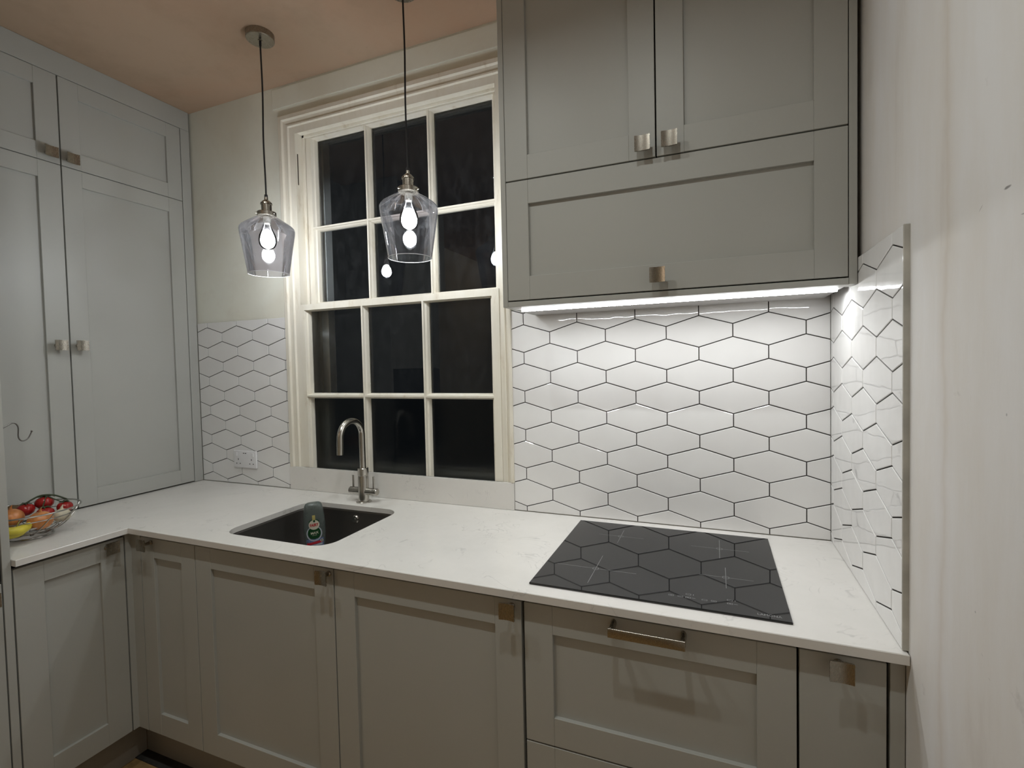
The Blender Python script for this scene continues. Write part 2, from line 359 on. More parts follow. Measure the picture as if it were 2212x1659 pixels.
def struct(name, bm, mat, smooth=False, label=None, at=(0, 0, 0)):
    me = mesh_of(name, bm, mat, smooth); me.transform(Matrix.Translation(-Vector(at)))
    o = obj(name, me, None, at); o['kind'] = 'structure'
    if label: o['label'] = label
    return o
def NB(): return bmesh.new()

# ------------------------------------------------------------------ room shell
XL, XR, YB, YR = -3.07, 0.010, 0.008, -4.1
HX0, HX1, HZ0, HZ1 = -2.076, -1.080, 0.985, 2.545      # window hole
b = NB(); bm_box(b, XL-.1, XR+.1, YR-.1, .45, -.1, -.0); 
def mat_floor():
    m, nt, bs = new_mat('brown_board_floor'); L = nt.links
    n = N(nt, 'ShaderNodeTexNoise', Scale=5.0, Detail=8.0, Roughness=0.7); L.new(wcoords(nt, (2, 6, 1)), n.inputs['Vector'])
    r = ramp(nt, [(0.3, (0.24, 0.15, 0.06)), (0.6, (0.40, 0.25, 0.10)), (0.8, (0.18, 0.14, 0.10))]); L.new(n.outputs['Fac'], r.inputs[0])
    L.new(r.outputs[0], bs.inputs['Base Color']); bs.inputs['Roughness'].default_value = 0.7; return m
floor = struct('floor', b, mat_floor(), label='bare brown board floor')
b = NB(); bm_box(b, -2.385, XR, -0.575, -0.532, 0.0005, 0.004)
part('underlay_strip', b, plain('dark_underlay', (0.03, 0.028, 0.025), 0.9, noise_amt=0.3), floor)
b = NB(); bm_box(b, XL-.1, XR+.1, YR-.1, .1, CEIL, CEIL+.08); struct('ceiling', b, M_ceil, label='unpainted pinkish brown plaster ceiling')
b = NB()
bm_box(b, XL-.1, HX0, YB, YB+.148, 0, CEIL); bm_box(b, HX1, XR+.2, YB, YB+.148, 0, CEIL)
bm_box(b, HX0, HX1, YB, YB+.148, 0, HZ0); bm_box(b, HX0, HX1, YB, YB+.148, HZ1, CEIL)
wall_back = struct('wall_back', b, M_wall, label='cream plaster wall with stains above the hexagon tiles')
b = NB(); bm_box(b, XR, XR+.1, YR-.1, YB, 0, CEIL)
wall_right = struct('wall_right', b, M_wallR, label='grey white plaster wall with scuffs, right of the hob')
b = NB(); bm_box(b, XL-.1, XL, YR-.1, YB, 0, CEIL); struct('wall_left', b, M_wall)
b = NB(); bm_box(b, XL-.1, XR+.1, YR-.1, YR, 0, CEIL); struct('wall_rear', b, M_wall)
# slightly proud plaster patch over the window
b = NB(); bm_box(b, -2.20, -1.0, 0.0045, YB, 2.655, 2.745, 0.003, 2)
part('plaster_patch', b, M_wall, wall_back)

# ------------------------------------------------------------------ hexagon tiles
W_, S_, R_ = 0.20509, 0.0416, 0.03094
G = 0.0015     # half joint
def clip(poly, x0, x1, z0, z1):
    def half(ps, f, inter):
        out = []
        for i in range(len(ps)):
            a, c = ps[i], ps[(i+1) % len(ps)]; fa, fc = f(a), f(c)
            if fa >= 0: out.append(a)
            if (fa >= 0) != (fc >= 0):
                t = fa/(fa-fc); out.append((a[0]+(c[0]-a[0])*t, a[1]+(c[1]-a[1])*t))
        return out
    for f in (lambda p: p[0]-x0, lambda p: x1-p[0], lambda p: p[1]-z0, lambda p: z1-p[1]):
        if len(poly) < 3: return []
        poly = half(poly, f, None)
    return poly
def area(p): return abs(sum(p[i][0]*p[(i+1) % len(p)][1]-p[(i+1) % len(p)][0]*p[i][1] for i in range(len(p))))/2
def inset(poly, d):
    cx = sum(p[0] for p in poly)/len(poly); cz = sum(p[1] for p in poly)/len(poly)
    # orient ccw
    A = sum(poly[i][0]*poly[(i+1) % len(poly)][1]-poly[(i+1) % len(poly)][0]*poly[i][1] for i in range(len(poly)))
    if A < 0: poly = poly[::-1]
    n = len(poly); out = []
    for i in range(n):
        p0, p1, p2 = (Vector(poly[i-1]), Vector(poly[i]), Vector(poly[(i+1) % n]))
        e1 = (p1-p0).normalized(); e2 = (p2-p1).normalized()
        n1 = Vector((-e1.y, e1.x)); n2 = Vector((-e2.y, e2.x)); k = 1+n1.dot(n2)
        v = (n1+n2)/max(k, 0.4)*d; out.append((p1.x+v.x, p1.y+v.y))
    return poly, out
HEX = [(-W_/2, -S_/2), (0, -S_/2-R_), (W_/2, -S_/2), (W_/2, S_/2), (0, S_/2+R_), (-W_/2, S_/2)]
HEXG = inset(HEX, G)[1]
def tile_mesh(poly, plane):
    """poly in local (u,v); face at depth 0, body to 8 mm; plane 'y' -> (u,depth,v); 'x' -> (depth,u,v)"""
    poly, top = inset(poly, 0.0014)
    def P(p, d): return (p[0], d, p[1]) if plane == 'y' else (d, p[0], p[1])
    bm = NB(); n = len(poly)
    a = [bm.verts.new(P(p, 0.0)) for p in top]; c = [bm.verts.new(P(p, 0.0009)) for p in poly]; d = [bm.verts.new(P(p, 0.0075)) for p in poly]
    bm.faces.new(a); bm.faces.new(d)
    for r0, r1 in ((a, c), (c, d)):
        for i in range(n): bm.faces.new((r0[i], r0[(i+1) % n], r1[(i+1) % n], r1[i]))
    return mesh_of('tile', bm, M_tile)
FULL = {p: tile_mesh(HEXG, p) for p in 'yx'}
trand = random.Random(3)
def lay_tiles(parent, plane, u_org, z_org, sgn, even_int, u0, u1, z0, z1, skip=None):
    for r in range(-2, 13):
        ztop = z_org - r*(S_+R_); zc = ztop - S_/2
        edge_int = (r % 2 == 0) == even_int
        for k in range(-8, 9):
            uc = u_org + sgn*W_*(k + (0.5 if edge_int else 0.0))
            if uc+W_/2 < u0 or uc-W_/2 > u1 or zc+S_/2+R_ < z0 or zc-S_/2-R_ > z1: continue
            world = [(uc+p[0], zc+p[1]) for p in HEXG]
            cl = clip(world, u0, u1, z0, z1)
            if len(cl) < 3 or area(cl) < 2.5e-5: continue
            full = abs(area(cl)-area(world)) < 1e-7
            at = (uc, 0, zc) if plane == 'y' else (0, uc, zc)
            tilt = (trand.gauss(0, .0012), trand.gauss(0, .0006))
            rot = (tilt[0], 0, tilt[1]) if plane == 'y' else (0, tilt[0], tilt[1])
            if full: me = FULL[plane]
            else:
                # drop near-duplicate points
                q = [cl[0]]
                for p in cl[1:]:
                    if (Vector(p)-Vector(q[-1])).length > 1e-4: q.append(p)
                if (Vector(q[0])-Vector(q[-1])).length < 1e-4: q.pop()
                if len(q) < 3 or area(q) < 2.5e-5: continue
                me = tile_mesh([(p[0]-uc, p[1]-zc) for p in q], plane)
                rot = (0, 0, 0)
            obj('tile', me, parent, at, rot)
# right part of the back wall
TZ0 = 0.9115
lay_tiles(wall_back, 'y', -0.98703, 1.65499, 1, True, -1.0365, -0.0006, TZ0, 1.6690)
# left part of the back wall
lay_tiles(wall_back, 'y', -2.68528, 1.6515, 1, False, -2.7535, -2.1625, TZ0, 1.7050)
b = NB(); bm_box(b, -1.0370, -0.0005, 0.0026, YB, 0.912, 1.6692); bm_box(b, -2.7540, -2.1620, 0.0026, YB, 0.912, 1.7053)
part('grout', b, M_grout, wall_back)
# return wall
lay_tiles(wall_right, 'x', -0.03226, 1.6545, -1, True, -0.6045, -0.0006, TZ0, 1.7090)
b = NB(); bm_box(b, 0.0026, XR, -0.6045, 0.0020, 0.912, 1.7092); part('grout', b, M_grout, wall_right)
b = NB(); bm_box(b, -0.0004, XR+0.0025, -0.6085, -0.6048, 0.912, 1.7105, 0.001); 
part('tile_edge_trim', b, M_trimgrey, wall_right)

# ------------------------------------------------------------------ sash window
win = obj('window_1', None, None, (-1.575, 0, 1.0)); win['kind'] = 'structure'; win['label'] = 'old cream painted sash window with twelve panes'
# architrave: profile u (from the outer edge), h (proud of the wall)
prof = [(0, 0), (0, .011), (.004, .013), (.021, .014), (.026, .006), (.044, .004), (.048, .010), (.054, .010), (.058, .003), (.0885, .002)]
b = NB()
x0, x1, zt, zb = -2.160, -1.036, 2.613, 1.016
def arch_strip(b, prof, scaleR=1.0):
    pts = []
    for u, h in prof:
        uR = u*0.52
        pts.append([(x0+u, -h+.006, zb), (x0+u, -h+.006, zt-u), (x1-uR, -h+.006, zt-u), (x1-uR, -h+.006, zb)])
    V = [[b.verts.new(p) for p in row] for row in pts]
    for i in range(len(V)-1):
        for j in range(3): b.faces.new((V[i][j], V[i][j+1], V[i+1][j+1], V[i+1][j]))
arch_strip(b, prof)
part('architrave', b, M_frame, win)
# box frame linings: pulley stiles, head, parting beads
b = NB()
bm_box(b, HX0-.003, HX0+.004, .004, .115, 1.0, HZ1); bm_box(b, HX1-.004, HX1+.003, .004, .115, 1.0, HZ1)
bm_box(b, HX0, HX1, .004, .115, HZ1-.012, HZ1+.004)
bm_box(b, HX0+.004, HX0+.016, .046, .054, 1.0, HZ1-.012, .001); bm_box(b, HX1-.010, HX1-.004, .046, .054, 1.0, HZ1-.012, .001)
bm_box(b, HX0+.004, HX1-.004, .046, .054, HZ1-.024, HZ1-.012, .001)
bm_box(b, HX0+.003, HX0+.018, .105, .118, 1.0, HZ1-.01); bm_box(b, HX1-.018, HX1-.003, .105, .118, 1.0, HZ1-.01)
part('box_frame', b, M_frame, win)
b = NB(); bm_box(b, HX0-.001, HX0+.0055, .015, .021, 2.30, 2.44, .002, 2)
part('sash_cord_slot', b, plain('slot_brown', (0.06, 0.045, 0.03), 0.9, noise_amt=0.3), win)
b = NB(); bm_box(b, HX0-.03, HX1+.03, .004, .30, .955, 1.0)
part('outer_sill', b, M_stone, win)
# outer reveal
b = NB()
bm_box(b, HX0-.01, HX0+.057, .119, .161, 1.0, HZ1+.1); bm_box(b, HX1-.050, HX1+.01, .119, .161, 1.0, HZ1+.1)
bm_box(b, HX0, HX1, .119, .133, HZ1-.022, HZ1+.1)
bm_box(b, HX0-.01, HX1+.01, .118, .205, 1.0, 1.02)
part('outer_reveal', b, M_stone, win)

def sash(name, yf, xs_open, zs_open, X0, X1, Z0, Z1, dep, frost_row=None, label=None):
    """glass openings xs_open / zs_open lists of (a,b) at the glass plane; members taper towards the room"""
    yg = yf+dep; sname = name
    b = NB(); nib = .0035
    # vertical members
    edges = [X0] + [v for ab in xs_open for v in ab] + [X1]
    for i in range(0, len(edges), 2):
        a, c = edges[i], edges[i+1]
        if i == 0: fa, fc = a, c-.013
        elif i == len(edges)-2: fa, fc = a+.013, c
        else: m_ = (a+c)/2; fa, fc = m_-nib, m_+nib
        if i == 0: poly = [(a, yf), (fc, yf), (fc+.004, yf+.010), (c-.003, yf+.014), (c, yg-.004), (c, yg+.012), (a, yg+.012)]
        elif i == len(edges)-2: poly = [(fa, yf), (c, yf), (c, yg+.012), (a, yg+.012), (a, yg-.004), (a+.003, yf+.014), (fa-.004, yf+.010)]
        else: poly = [(fa, yf), (fc, yf), (fc+.001, yf+.009), (c-.003, yf+.015), (c, yg-.004), (c, yg+.010), (c-.007, yg+.012), (a+.007, yg+.012), (a, yg+.010), (a, yg-.004), (a+.003, yf+.015), (fa-.001, yf+.009)]
        bm_prism(b, poly, 'z', Z0, Z1)
    edges = [Z0] + [v for ab in zs_open for v in ab] + [Z1]
    for i in range(0, len(edges), 2):
        a, c = edges[i], edges[i+1]
        t0 = .010 if c-a > .03 else .004
        if i == 0: poly = [(yf+.0004, a), (yf+.0004, c-t0), (yf+.012, c-.003), (yg-.004, c), (yg+.0115, c), (yg+.0115, a)]
        elif i == len(edges)-2: poly = [(yf+.0004, a+t0), (yf+.0004, c), (yg+.0115, c), (yg+.0115, a), (yg-.004, a), (yf+.012, a+.003)]
        else: m_ = (a+c)/2; poly = [(yf+.0004, m_-nib), (yf+.0004, m_+nib), (yf+.009, m_+nib+.001), (yf+.015, c-.003), (yg-.004, c), (yg+.0115, c), (yg+.0115, a), (yg-.004, a), (yf+.015, a+.003), (yf+.009, m_-nib-.001)]
        bm_prism(b, poly, 'x', X0+.0005, X1-.0005)
    s = part(sname, b, M_frame, win)
    for j, (za, zb_) in enumerate(zs_open):
        for (xa, xb) in xs_open:
            g = NB(); y = yg+.002
            g.faces.new([g.verts.new(p) for p in ((xa-.002, y, za-.002), (xb+.002, y, za-.002), (xb+.002, y, zb_+.002), (xa-.002, y, zb_+.002))])
            fr = frost_row is not None and j == frost_row
            part('glass_pane', g, M_frost if fr else M_pane, s)
    return s
sash('lower_sash', 0.0005, [(-2.036, -1.741), (-1.718, -1.438), (-1.411, -1.128)], [(0.995, 1.331), (1.355, 1.727)], HX0+.005, HX1-.0045, .95, 1.757, .030, frost_row=0)
sash('upper_sash', 0.056, [(-2.018, -1.739), (-1.714, -1.425), (-1.397, -1.128)], [(1.775, 2.100), (2.123, 2.513)], HX0+.005, HX1-.0045, 1.735, HZ1-.010, .030)

# ------------------------------------------------------------------ cabinets
def front_map(y0): return Matrix(((1, 0, 0, 0), (0, 0, -1, y0), (0, 1, 0, 0), (0, 0, 0, 1)))     # (u,v,w)->(x,y,z)
def side_map(x0): return Matrix(((0, 0, 1, x0), (1, 0, 0, 0), (0, 1, 0, 0), (0, 0, 0, 1)))
DT = 0.020
def door(name, parent, mp, u0, u1, v0, v1, stile=0.0735, rail=0.0735, slab=False, recess=0.0105, bottom_rail=None, label=None):
    """shaker door, front face at w=0, thickness DT; frame mesh with the panel as a child"""
    b = NB(); g = 0.0
    br = bottom_rail or rail
    if slab:
        bm_box(b, u0, u1, v0, v1, -DT, 0, .0012)
        b.transform(mp); return part(name, b, M_cab, parent)
    bm_box(b, u0, u0+stile, v0, v1, -DT, 0, .0009); bm_box(b, u1-stile, u1, v0, v1, -DT, 0, .0009)
    bm_box(b, u0+stile, u1-stile, v0, v0+br, -DT, -.0002, .0009); bm_box(b, u0+stile, u1-stile, v1-rail, v1, -DT, -.0002, .0009)
    b.transform(mp); d = part(name, b, M_cab, parent)
    p = NB(); bm_box(p, u0+stile-.003, u1-stile+.003, v0+br-.003, v1-rail+.003, -DT+.003, -recess); p.transform(mp)
    part('panel', p, M_cab, d)
    return d
def knob_mesh():
    b = NB(); n = 10; h = .0205; t = .0045
    # plate curved about the vertical axis, edges towards the user
    F_, K_ = [], []
    for i in range(n+1):
        x = -h + 2*h*i/n; dz = .0028*(x/h)**2
        F_.append((x, .034+dz)); K_.append((x, .034+dz-t))
    poly = F_ + K_[::-1]
    vs = []
    for v in (-h, h): vs.append([b.verts.new((p[0], v, p[1])) for p in poly])
    m_ = len(poly)
    for i in range(m_): b.faces.new((vs[0][i], vs[0][(i+1) % m_], vs[1][(i+1) % m_], vs[1][i]))
    for k in (0, 1):
        for i in range(n): b.faces.new((vs[k][i], vs[k][i+1], vs[k][m_-2-i], vs[k][m_-1-i]))
    b2 = [e for e in b.edges if e.calc_face_angle(0) > 1.0]
    bmesh.ops.bevel(b, geom=b2, offset=.0008, segments=2, affect='EDGES')
    bm_lathe(b, [(.0085, 0), (.0085, .003), (.0055, .006), (.005, .022), (.0075, .0300)], segs=20)
    return mesh_of('knob', b, M_nickel, True, 35)
KNOB = knob_mesh()
def knob(parent, kind, u, v, plane):
    if kind == 'front': o = obj('knob', KNOB, parent, (u, plane, v), (PI/2, 0, 0))
    else:
        o = obj('knob', KNOB, parent, (plane, u, v)); o.rotation_euler = Matrix(((0, 0, 1), (1, 0, 0), (0, 1, 0))).to_euler()
    return o

# --- wall cabinet with the lift-up flap
FW = -0.301
wc = thing('wall_cabinet', 'large light grey wall cabinet over the hob with two doors above a wide flap', 'cabinet', (-.47, -.15, 1.645))
b = NB(); bm_box(b, -.937, -.9205, FW, -.002, 1.645, 2.72, .0008); part('end_panel', b, M_cab, wc)
b = NB(); bm_box(b, -.0185, -.0015, FW-.001, -.25, 1.645, 2.72, .0008); part('filler_panel', b, M_cab, wc)
b = NB(); bm_box(b, -.920, -.019, FW+DT+.002, -.002, 1.665, 2.72); part('carcass', b, M_gap, wc)
b = NB(); bm_box(b, -.9205, -.0185, FW+.001, FW+.030, 1.645, 1.661, .0008); part('bottom_rail', b, M_cab, wc)
b = NB(); bm_box(b, -.9205, -.0185, FW+.030, -.002, 1.6455, 1.6645); part('underside', b, M_under, wc)
b = NB(); bm_box(b, -.912, -.024, -.207, -.195, 1.6405, 1.6462)
st = part('light_strip', b, [M_led, M_under], wc, label='glowing white under-cabinet light strip')
for p_ in st.data.polygons: p_.material_index = 0 if (p_.normal.z < -.5 or p_.normal.y < -.5) else 1   # opal diffuser below and in front, housing behind
mp = front_map(FW)
d1 = door('flap', wc, mp, -.919, -.0205, 1.6645, 2.0265, .0715, .0715)
knob(d1, 'front', -.467, 1.702, FW)
d2 = door('door', wc, mp, -.919, -.4715, 2.0305, 2.72, .0715, .0715); knob(d2, 'front', -.502, 2.060, FW)
d3 = door('door', wc, mp, -.4675, -.0205, 2.0305, 2.72, .0715, .0715); knob(d3, 'front', -.432, 2.060, FW)

# --- worktop: L shape with the sink cut-out
WTF, WTL = -.619, -2.2855
SX0, SX1, SY0, SY1, SRAD = -1.915, -1.460, -.542, -.135, .065
def rrect(x0, x1, y0, y1, r, n=8):
    pts = []
    for (cx, cy_, a0) in ((x1-r, y1-r, 0), (x0+r, y1-r, PI/2), (x0+r, y0+r, PI), (x1-r, y0+r, 1.5*PI)):
        for i in range(n+1):
            a = a0+PI/2*i/n; pts.append((cx+r*math.cos(a), cy_+r*math.sin(a)))
    return pts
b = NB()
outer = [(.008, WTF), (.008, -.0005-.0), (-2.7548, -.0005), (-2.7548, -.0), (-3.06, 0.0), (-3.06, -.9245), (WTL, -.9245), (WTL, WTF)]
outer = [(.0085, WTF), (.0085, -.0008), (-3.06, -.0008), (-3.06, -.9245), (WTL, -.9245), (WTL, WTF)]
hole = rrect(SX0, SX1, SY0, SY1, SRAD)
def fill2(b, loops, z):
    es = []; vv = []
    for lp in loops:
        vs = [b.verts.new((p[0], p[1], z)) for p in lp]; vv.append(vs)
        for i in range(len(vs)): es.append(b.edges.new((vs[i], vs[(i+1) % len(vs)])))
    bmesh.ops.triangle_fill(b, use_beauty=True, use_dissolve=False, edges=es)
    return vv
OT = .0015
def ins(p, d): return inset(p, d)
o_c = outer[::-1] if sum(outer[i][0]*outer[(i+1) % 6][1]-outer[(i+1) % 6][0]*outer[i][1] for i in range(6)) < 0 else outer
o_in = inset(o_c, OT)[1]
h_c, _ = inset(hole, 0.001); h_out = inset(hole, -OT)[1]
top = fill2(b, [o_in, h_out], .910)
bot = fill2(b, [o_c, h_c], .890)
for lp, ti, bi in ((o_c, 0, 0), (h_c, 1, 1)):
    mid = [b.verts.new((p[0], p[1], .910-OT)) for p in lp]; n = len(lp)
    for i in range(n):
        j = (i+1) % n
        b.faces.new((top[ti][i], top[ti][j], mid[j], mid[i])); b.faces.new((mid[i], mid[j], bot[bi][j], bot[bi][i]))
wt = part('worktop', b, M_quartz, None); wt['label'] = 'L-shaped white quartz worktop with fine grey veins and a cut-out for the sink'; wt['category'] = 'worktop'
# upstand under the window
b = NB(); bm_box(b, -2.1615, -1.0375, -.006, .004, .9105, 1.0155, .0008); bm_box(b, HX0+.0, HX1-.0, -.004, .0, 1.002, 1.0155)
us = part('upstand', b, M_quartz, None); us['label'] = 'low white quartz upstand below the window, behind the tap'; us['category'] = 'upstand'

# --- sink
sink = thing('sink', 'undermounted dark steel sink bowl with rounded corners below the window', 'sink', (-1.69, -.34, .70))
b = NB(); loops = []
for z, d, r in ((.8895, -.004, .068), (.88, -.004, .068), (.73, .004, .06), (.712, .012, .055), (.706, .03, .05)):
    loops.append([b.verts.new((p[0], p[1], z)) for p in rrect(SX0+d, SX1-d, SY0+d, SY1-d, r)])
for a_, c_ in zip(loops, loops[1:]):
    n = len(a_)
    for i in range(n): b.faces.new((a_[i], a_[(i+1) % n], c_[(i+1) % n], c_[i]))
b.faces.new(loops[-1])
ob_ = part('bowl', b, M_sink, sink, True, angle=60)
md = ob_.modifiers.new('solid', 'SOLIDIFY'); md.thickness = .001; md.offset = 1
b = NB(); bm_lathe(b, [(.005, .004), (.013, .004), (.016, .001), (.016, -.002)], (-1.683, -.1335, .853), 24, Matrix.Rotation(PI/2, 4, 'X'))
bm_lathe(b, [(.0, .0062), (.004, .006), (.0045, .003)], (-1.683, -.1335, .853), 16, Matrix.Rotation(PI/2, 4, 'X'))
part('overflow', b, M_steel, sink, True)
b = NB(); bm_lathe(b, [(.045, .0), (.045, .0015), (.038, .002), (.030, -.0)], (-1.69, -.34, .7065), 32); part('drain', b, M_steel, sink, True)

# --- base cabinets
FB = -.598; XS = -2.309
mpB = front_map(FB); mpS = side_map(XS)
TOPZ, BOTZ = .876, .160
def base_unit(name, label, x0, x1, cat='cabinet'):
    t = thing(name, label, cat, ((x0+x1)/2, -.3, .15))
    b = NB(); bm_box(b, x0, x1, FB+DT+.001, -.02, .155, .700); 
    # side cheeks and a front rail up to the worktop; open inside where the sink hangs
    bm_box(b, x0, x0+.018, FB+DT+.001, -.02, .70, .888); bm_box(b, x1-.018, x1, FB+DT+.001, -.02, .70, .888)
    bm_box(b, x0+.018, x1-.018, FB+DT+.001, FB+DT+.014, .70, .888)
    part('carcass', b, M_gap, t); return t
t = base_unit('base_cabinet', 'narrow plain-fronted grey base cabinet right of the drawers, one square knob', -.1725, -.019)
d = door('door', t, mpB, -.1695, -.0215, BOTZ, TOPZ, slab=True); knob(d, 'front', -.102, .861, FB)
t = base_unit('drawer_cabinet', 'grey drawer cabinet below the hob with a long bar handle', -.775, -.1735)
d = door('drawer', t, mpB, -.7715, -.1745, .527, TOPZ, .0735, .0705, bottom_rail=.0705)
b = NB(); hx0, hx1, hz = -.5535, -.3875, .8615
bm_box(b, hx0, hx1, FB-.046, FB-.041, hz-.0105, hz+.0105, .0012, 2)
for xx in (hx0+.006, hx1-.006):
    bm_prism(b, [(xx+.0065*math.cos(a), hz+.011*math.sin(a)) for a in [2*PI*i/20 for i in range(20)]], 'y', FB-.0415, FB+.0005)
part('bar_handle', b, M_nickel, d, True, angle=30)
d = door('drawer', t, mpB, -.7715, -.1745, BOTZ, .523, .0735, .0705, bottom_rail=.0705)
b = NB(); bm_box(b, hx0, hx1, FB-.046, FB-.041, .475, .496, .0012, 2)
for xx in (hx0+.006, hx1-.006):
    bm_prism(b, [(xx+.0065*math.cos(a), .4855+.011*math.sin(a)) for a in [2*PI*i/20 for i in range(20)]], 'y', FB-.0415, FB+.0005)
part('bar_handle', b, M_nickel, d, True, angle=30)
t = base_unit('base_cabinet', 'wide grey base cabinet between the sink cabinet and the drawers, shaker door, knob top right', -1.3725, -.777)
d = door('door', t, mpB, -1.3705, -.7795, BOTZ, TOPZ, .0725, .0705, bottom_rail=.078); knob(d, 'front', -.804, .861, FB)
t = base_unit('base_cabinet', 'grey base cabinet under the sink with a wide shaker door', -1.971, -1.3735)
d = door('door', t, mpB, -1.9685, -1.3745, BOTZ, TOPZ, .0735, .0705, bottom_rail=.078); knob(d, 'front', -1.389, .861, FB)
t = base_unit('base_cabinet', 'narrow grey corner base cabinet with a slim shaker door left of the sink cabinet', -2.257, -1.972)
d = door('door', t, mpB, -2.2545, -1.9715, BOTZ, TOPZ, .0695, .0705, bottom_rail=.078); knob(d, 'front', -2.196, .861, FB)
# corner post
cpst = thing('corner_post', 'grey L-shaped corner post between the two runs of base cabinets', 'post', (-2.29, -.60, .16))
b = NB(); bm_prism(b, [(-2.2575, FB), (XS+.018, FB), (XS, FB-.0), (XS, FB-.0195), (XS-.018, FB-.0195), (XS-.018, FB+.018), (-2.2575, FB+.018)], 'z', BOTZ, .888)
part('post', b, M_cab, cpst)
# left run cabinet
t = thing('base_cabinet', 'grey base cabinet of the left run below the fruit bowl, facing right', 'cabinet', (-2.6, -.77, .15))
b = NB(); bm_box(b, -3.0, XS-DT-.001, -.9235, -.6, .155, .888); part('carcass', b, M_gap, t)
d = door('door', t, mpS, -.9215, -.6215, BOTZ, TOPZ, .0725, .0655, bottom_rail=.078); knob(d, 'side', -.674, .857, XS)
# filler at the right wall
b = NB(); bm_box(b, -.0155, .0085, FB+.002, FB+.02, BOTZ, .888, .0008)
fl = part('filler_strip', b, M_cab, None, at=None); fl['label'] = 'narrow grey filler strip between the last base cabinet and the right wall'; fl['category'] = 'filler'
# plinths
pl = thing('plinth', 'brown-grey recessed plinth boards under the base cabinets', 'plinth', (-2.3, -.54, 0))
b = NB(); bm_box(b, -2.384, .0085, -.531, -.516, .001, .154); part('plinth_board', b, M_plinth, pl)
b = NB(); bm_box(b, -2.400, -2.385, -1.5, -.532, .001, .154); part('plinth_board', b, M_plinth, pl)

# --- tall dresser cabinet standing on the worktop
XT = -2.7545; mpT = side_map(XT)
t = thing('tall_cabinet', 'tall light grey four-door cabinet on the left, standing on the worktop up to the ceiling', 'cabinet', (-2.9, -.48, .91))
b = NB(); bm_box(b, -3.06, XT-DT-.001, -.924, -.002, .912, CEIL-.003); part('carcass', b, M_gap, t)
b = NB(); bm_box(b, XT-.02, XT, -.924, -.0015, 2.6615, CEIL-.001, .0008); part('top_filler', b, M_cab, t)
b = NB(); bm_box(b, XT-.02, XT, -.0445, -.0012, .9115, 2.6605, .0008); part('side_filler', b, M_cab, t)
d = door('door', t, mpT, -.5300, -.0475, .9165, 2.3030, .0665, .0665, label=None); knob(d, 'side', -.506, 1.5815, XT)
d = door('door', t, mpT, -.9235, -.5345, .9165, 2.3030, .0735, .0665); knob(d, 'side', -.576, 1.5815, XT)
d = door('door', t, mpT, -.5300, -.0475, 2.3060, 2.6590, .0665, .0665); knob(d, 'side', -.506, 2.335, XT)
d = door('door', t, mpT, -.9235, -.5345, 2.3060, 2.6590, .0735, .0665); knob(d, 'side', -.576, 2.338, XT)

# --- appliance tower at the left edge
tw = thing('oven_tower', 'grey tall housing with black oven at the far left edge, nearest the camera', 'cabinet', (-2.6, -1.24, 0))
b = NB(); bm_box(b, -3.06, XS, -.9455, -.9255, .155, CEIL-.002, .0008); part('side_panel', b, M_cab, tw)
b = NB(); bm_box(b, -3.06, XS-.03, -1.55, -.9465, .155, CEIL-.002); part('carcass', b, M_gap, tw)
d = door('door', tw, mpS, -1.55, -.9490, BOTZ, .845, .0735, .0705); knob(d, 'side', -.985, .81, XS)
b = NB(); bm_box(b, XS-.028, XS-.004, -1.55, -.9475, .850, 1.445, .002); part('oven_front', b, M_blackgloss, tw)
d = door('door', tw, mpS, -1.55, -.9490, 1.45, 2.66, .0735, .0705)

# ------------------------------------------------------------------ hob
hob = thing('hob', 'black glass induction hob set in the worktop, reflecting the tiles', 'hob', (-.4715, -.312, .9101))
b = NB(); bm_box(b, -.7665, -.1765, -.572, -.052, .9102, .9150, .0016, 2); part('glass_plate', b, M_hob, hob)
b = NB(); zt_ = .91505
def line(b, x0, y0, x1, y1, w_=.0010):
    d_ = Vector((x1-x0, y1-y0)); n_ = Vector((-d_.y, d_.x)).normalized()*w_/2
    b.faces.new([b.verts.new((px_, py_, zt_)) for px_, py_ in ((x0-n_.x, y0-n_.y), (x1-n_.x, y1-n_.y), (x1+n_.x, y1+n_.y), (x0+n_.x, y0+n_.y))])
for cx, cyy, a_, c_ in ((-.626, -.436, .107, .091), (-.316, -.186, .078, .074), (-.303, -.385, .064, .063), (-.605, -.172, .07, .06)):
    line(b, cx-a_, cyy, cx+a_, cyy); line(b, cx, cyy-c_, cx, cyy+c_)
    for i in range(16):
        a0, a1 = 2*PI*i/16, 2*PI*(i+1)/16
        line(b, cx+.008*math.cos(a0), cyy+.008*math.sin(a0), cx+.008*math.cos(a1), cyy+.008*math.sin(a1))
    part('zone_mark', b, M_print, hob); b = NB()
def glyph(b, x, y, w_=.011, h_=.006, kind=0):
    line(b, x-w_/2, y-h_/2, x+w_/2, y-h_/2, .0008); line(b, x-w_/2, y+h_/2, x+w_/2, y+h_/2, .0008)
    line(b, x-w_/2, y-h_/2, x-w_/2, y+h_/2, .0008); line(b, x+w_/2, y-h_/2, x+w_/2, y+h_/2, .0008)
    if kind: line(b, x-w_*.3, y, x+w_*.3, y, .0008)
    if kind > 1: line(b, x, y-h_*.35, x, y+h_*.35, .0008)
for x_, y_, k_ in ((-.425, -.526, 2), (-.404, -.526, 1), (-.351, -.527, 0), (-.331, -.526, 1), (-.387, -.510, 0), (-.387, -.5265, 2), (-.297, -.510, 0), (-.297, -.5265, 2)): glyph(b, x_, y_, kind=k_)
for x_ in (-.376, -.286): line(b, x_, -.513, x_, -.507, .0012); line(b, x_-.003, -.5265, x_+.005, -.5265, .0012)
part('control_markings', b, M_print, hob, kind='stuff')
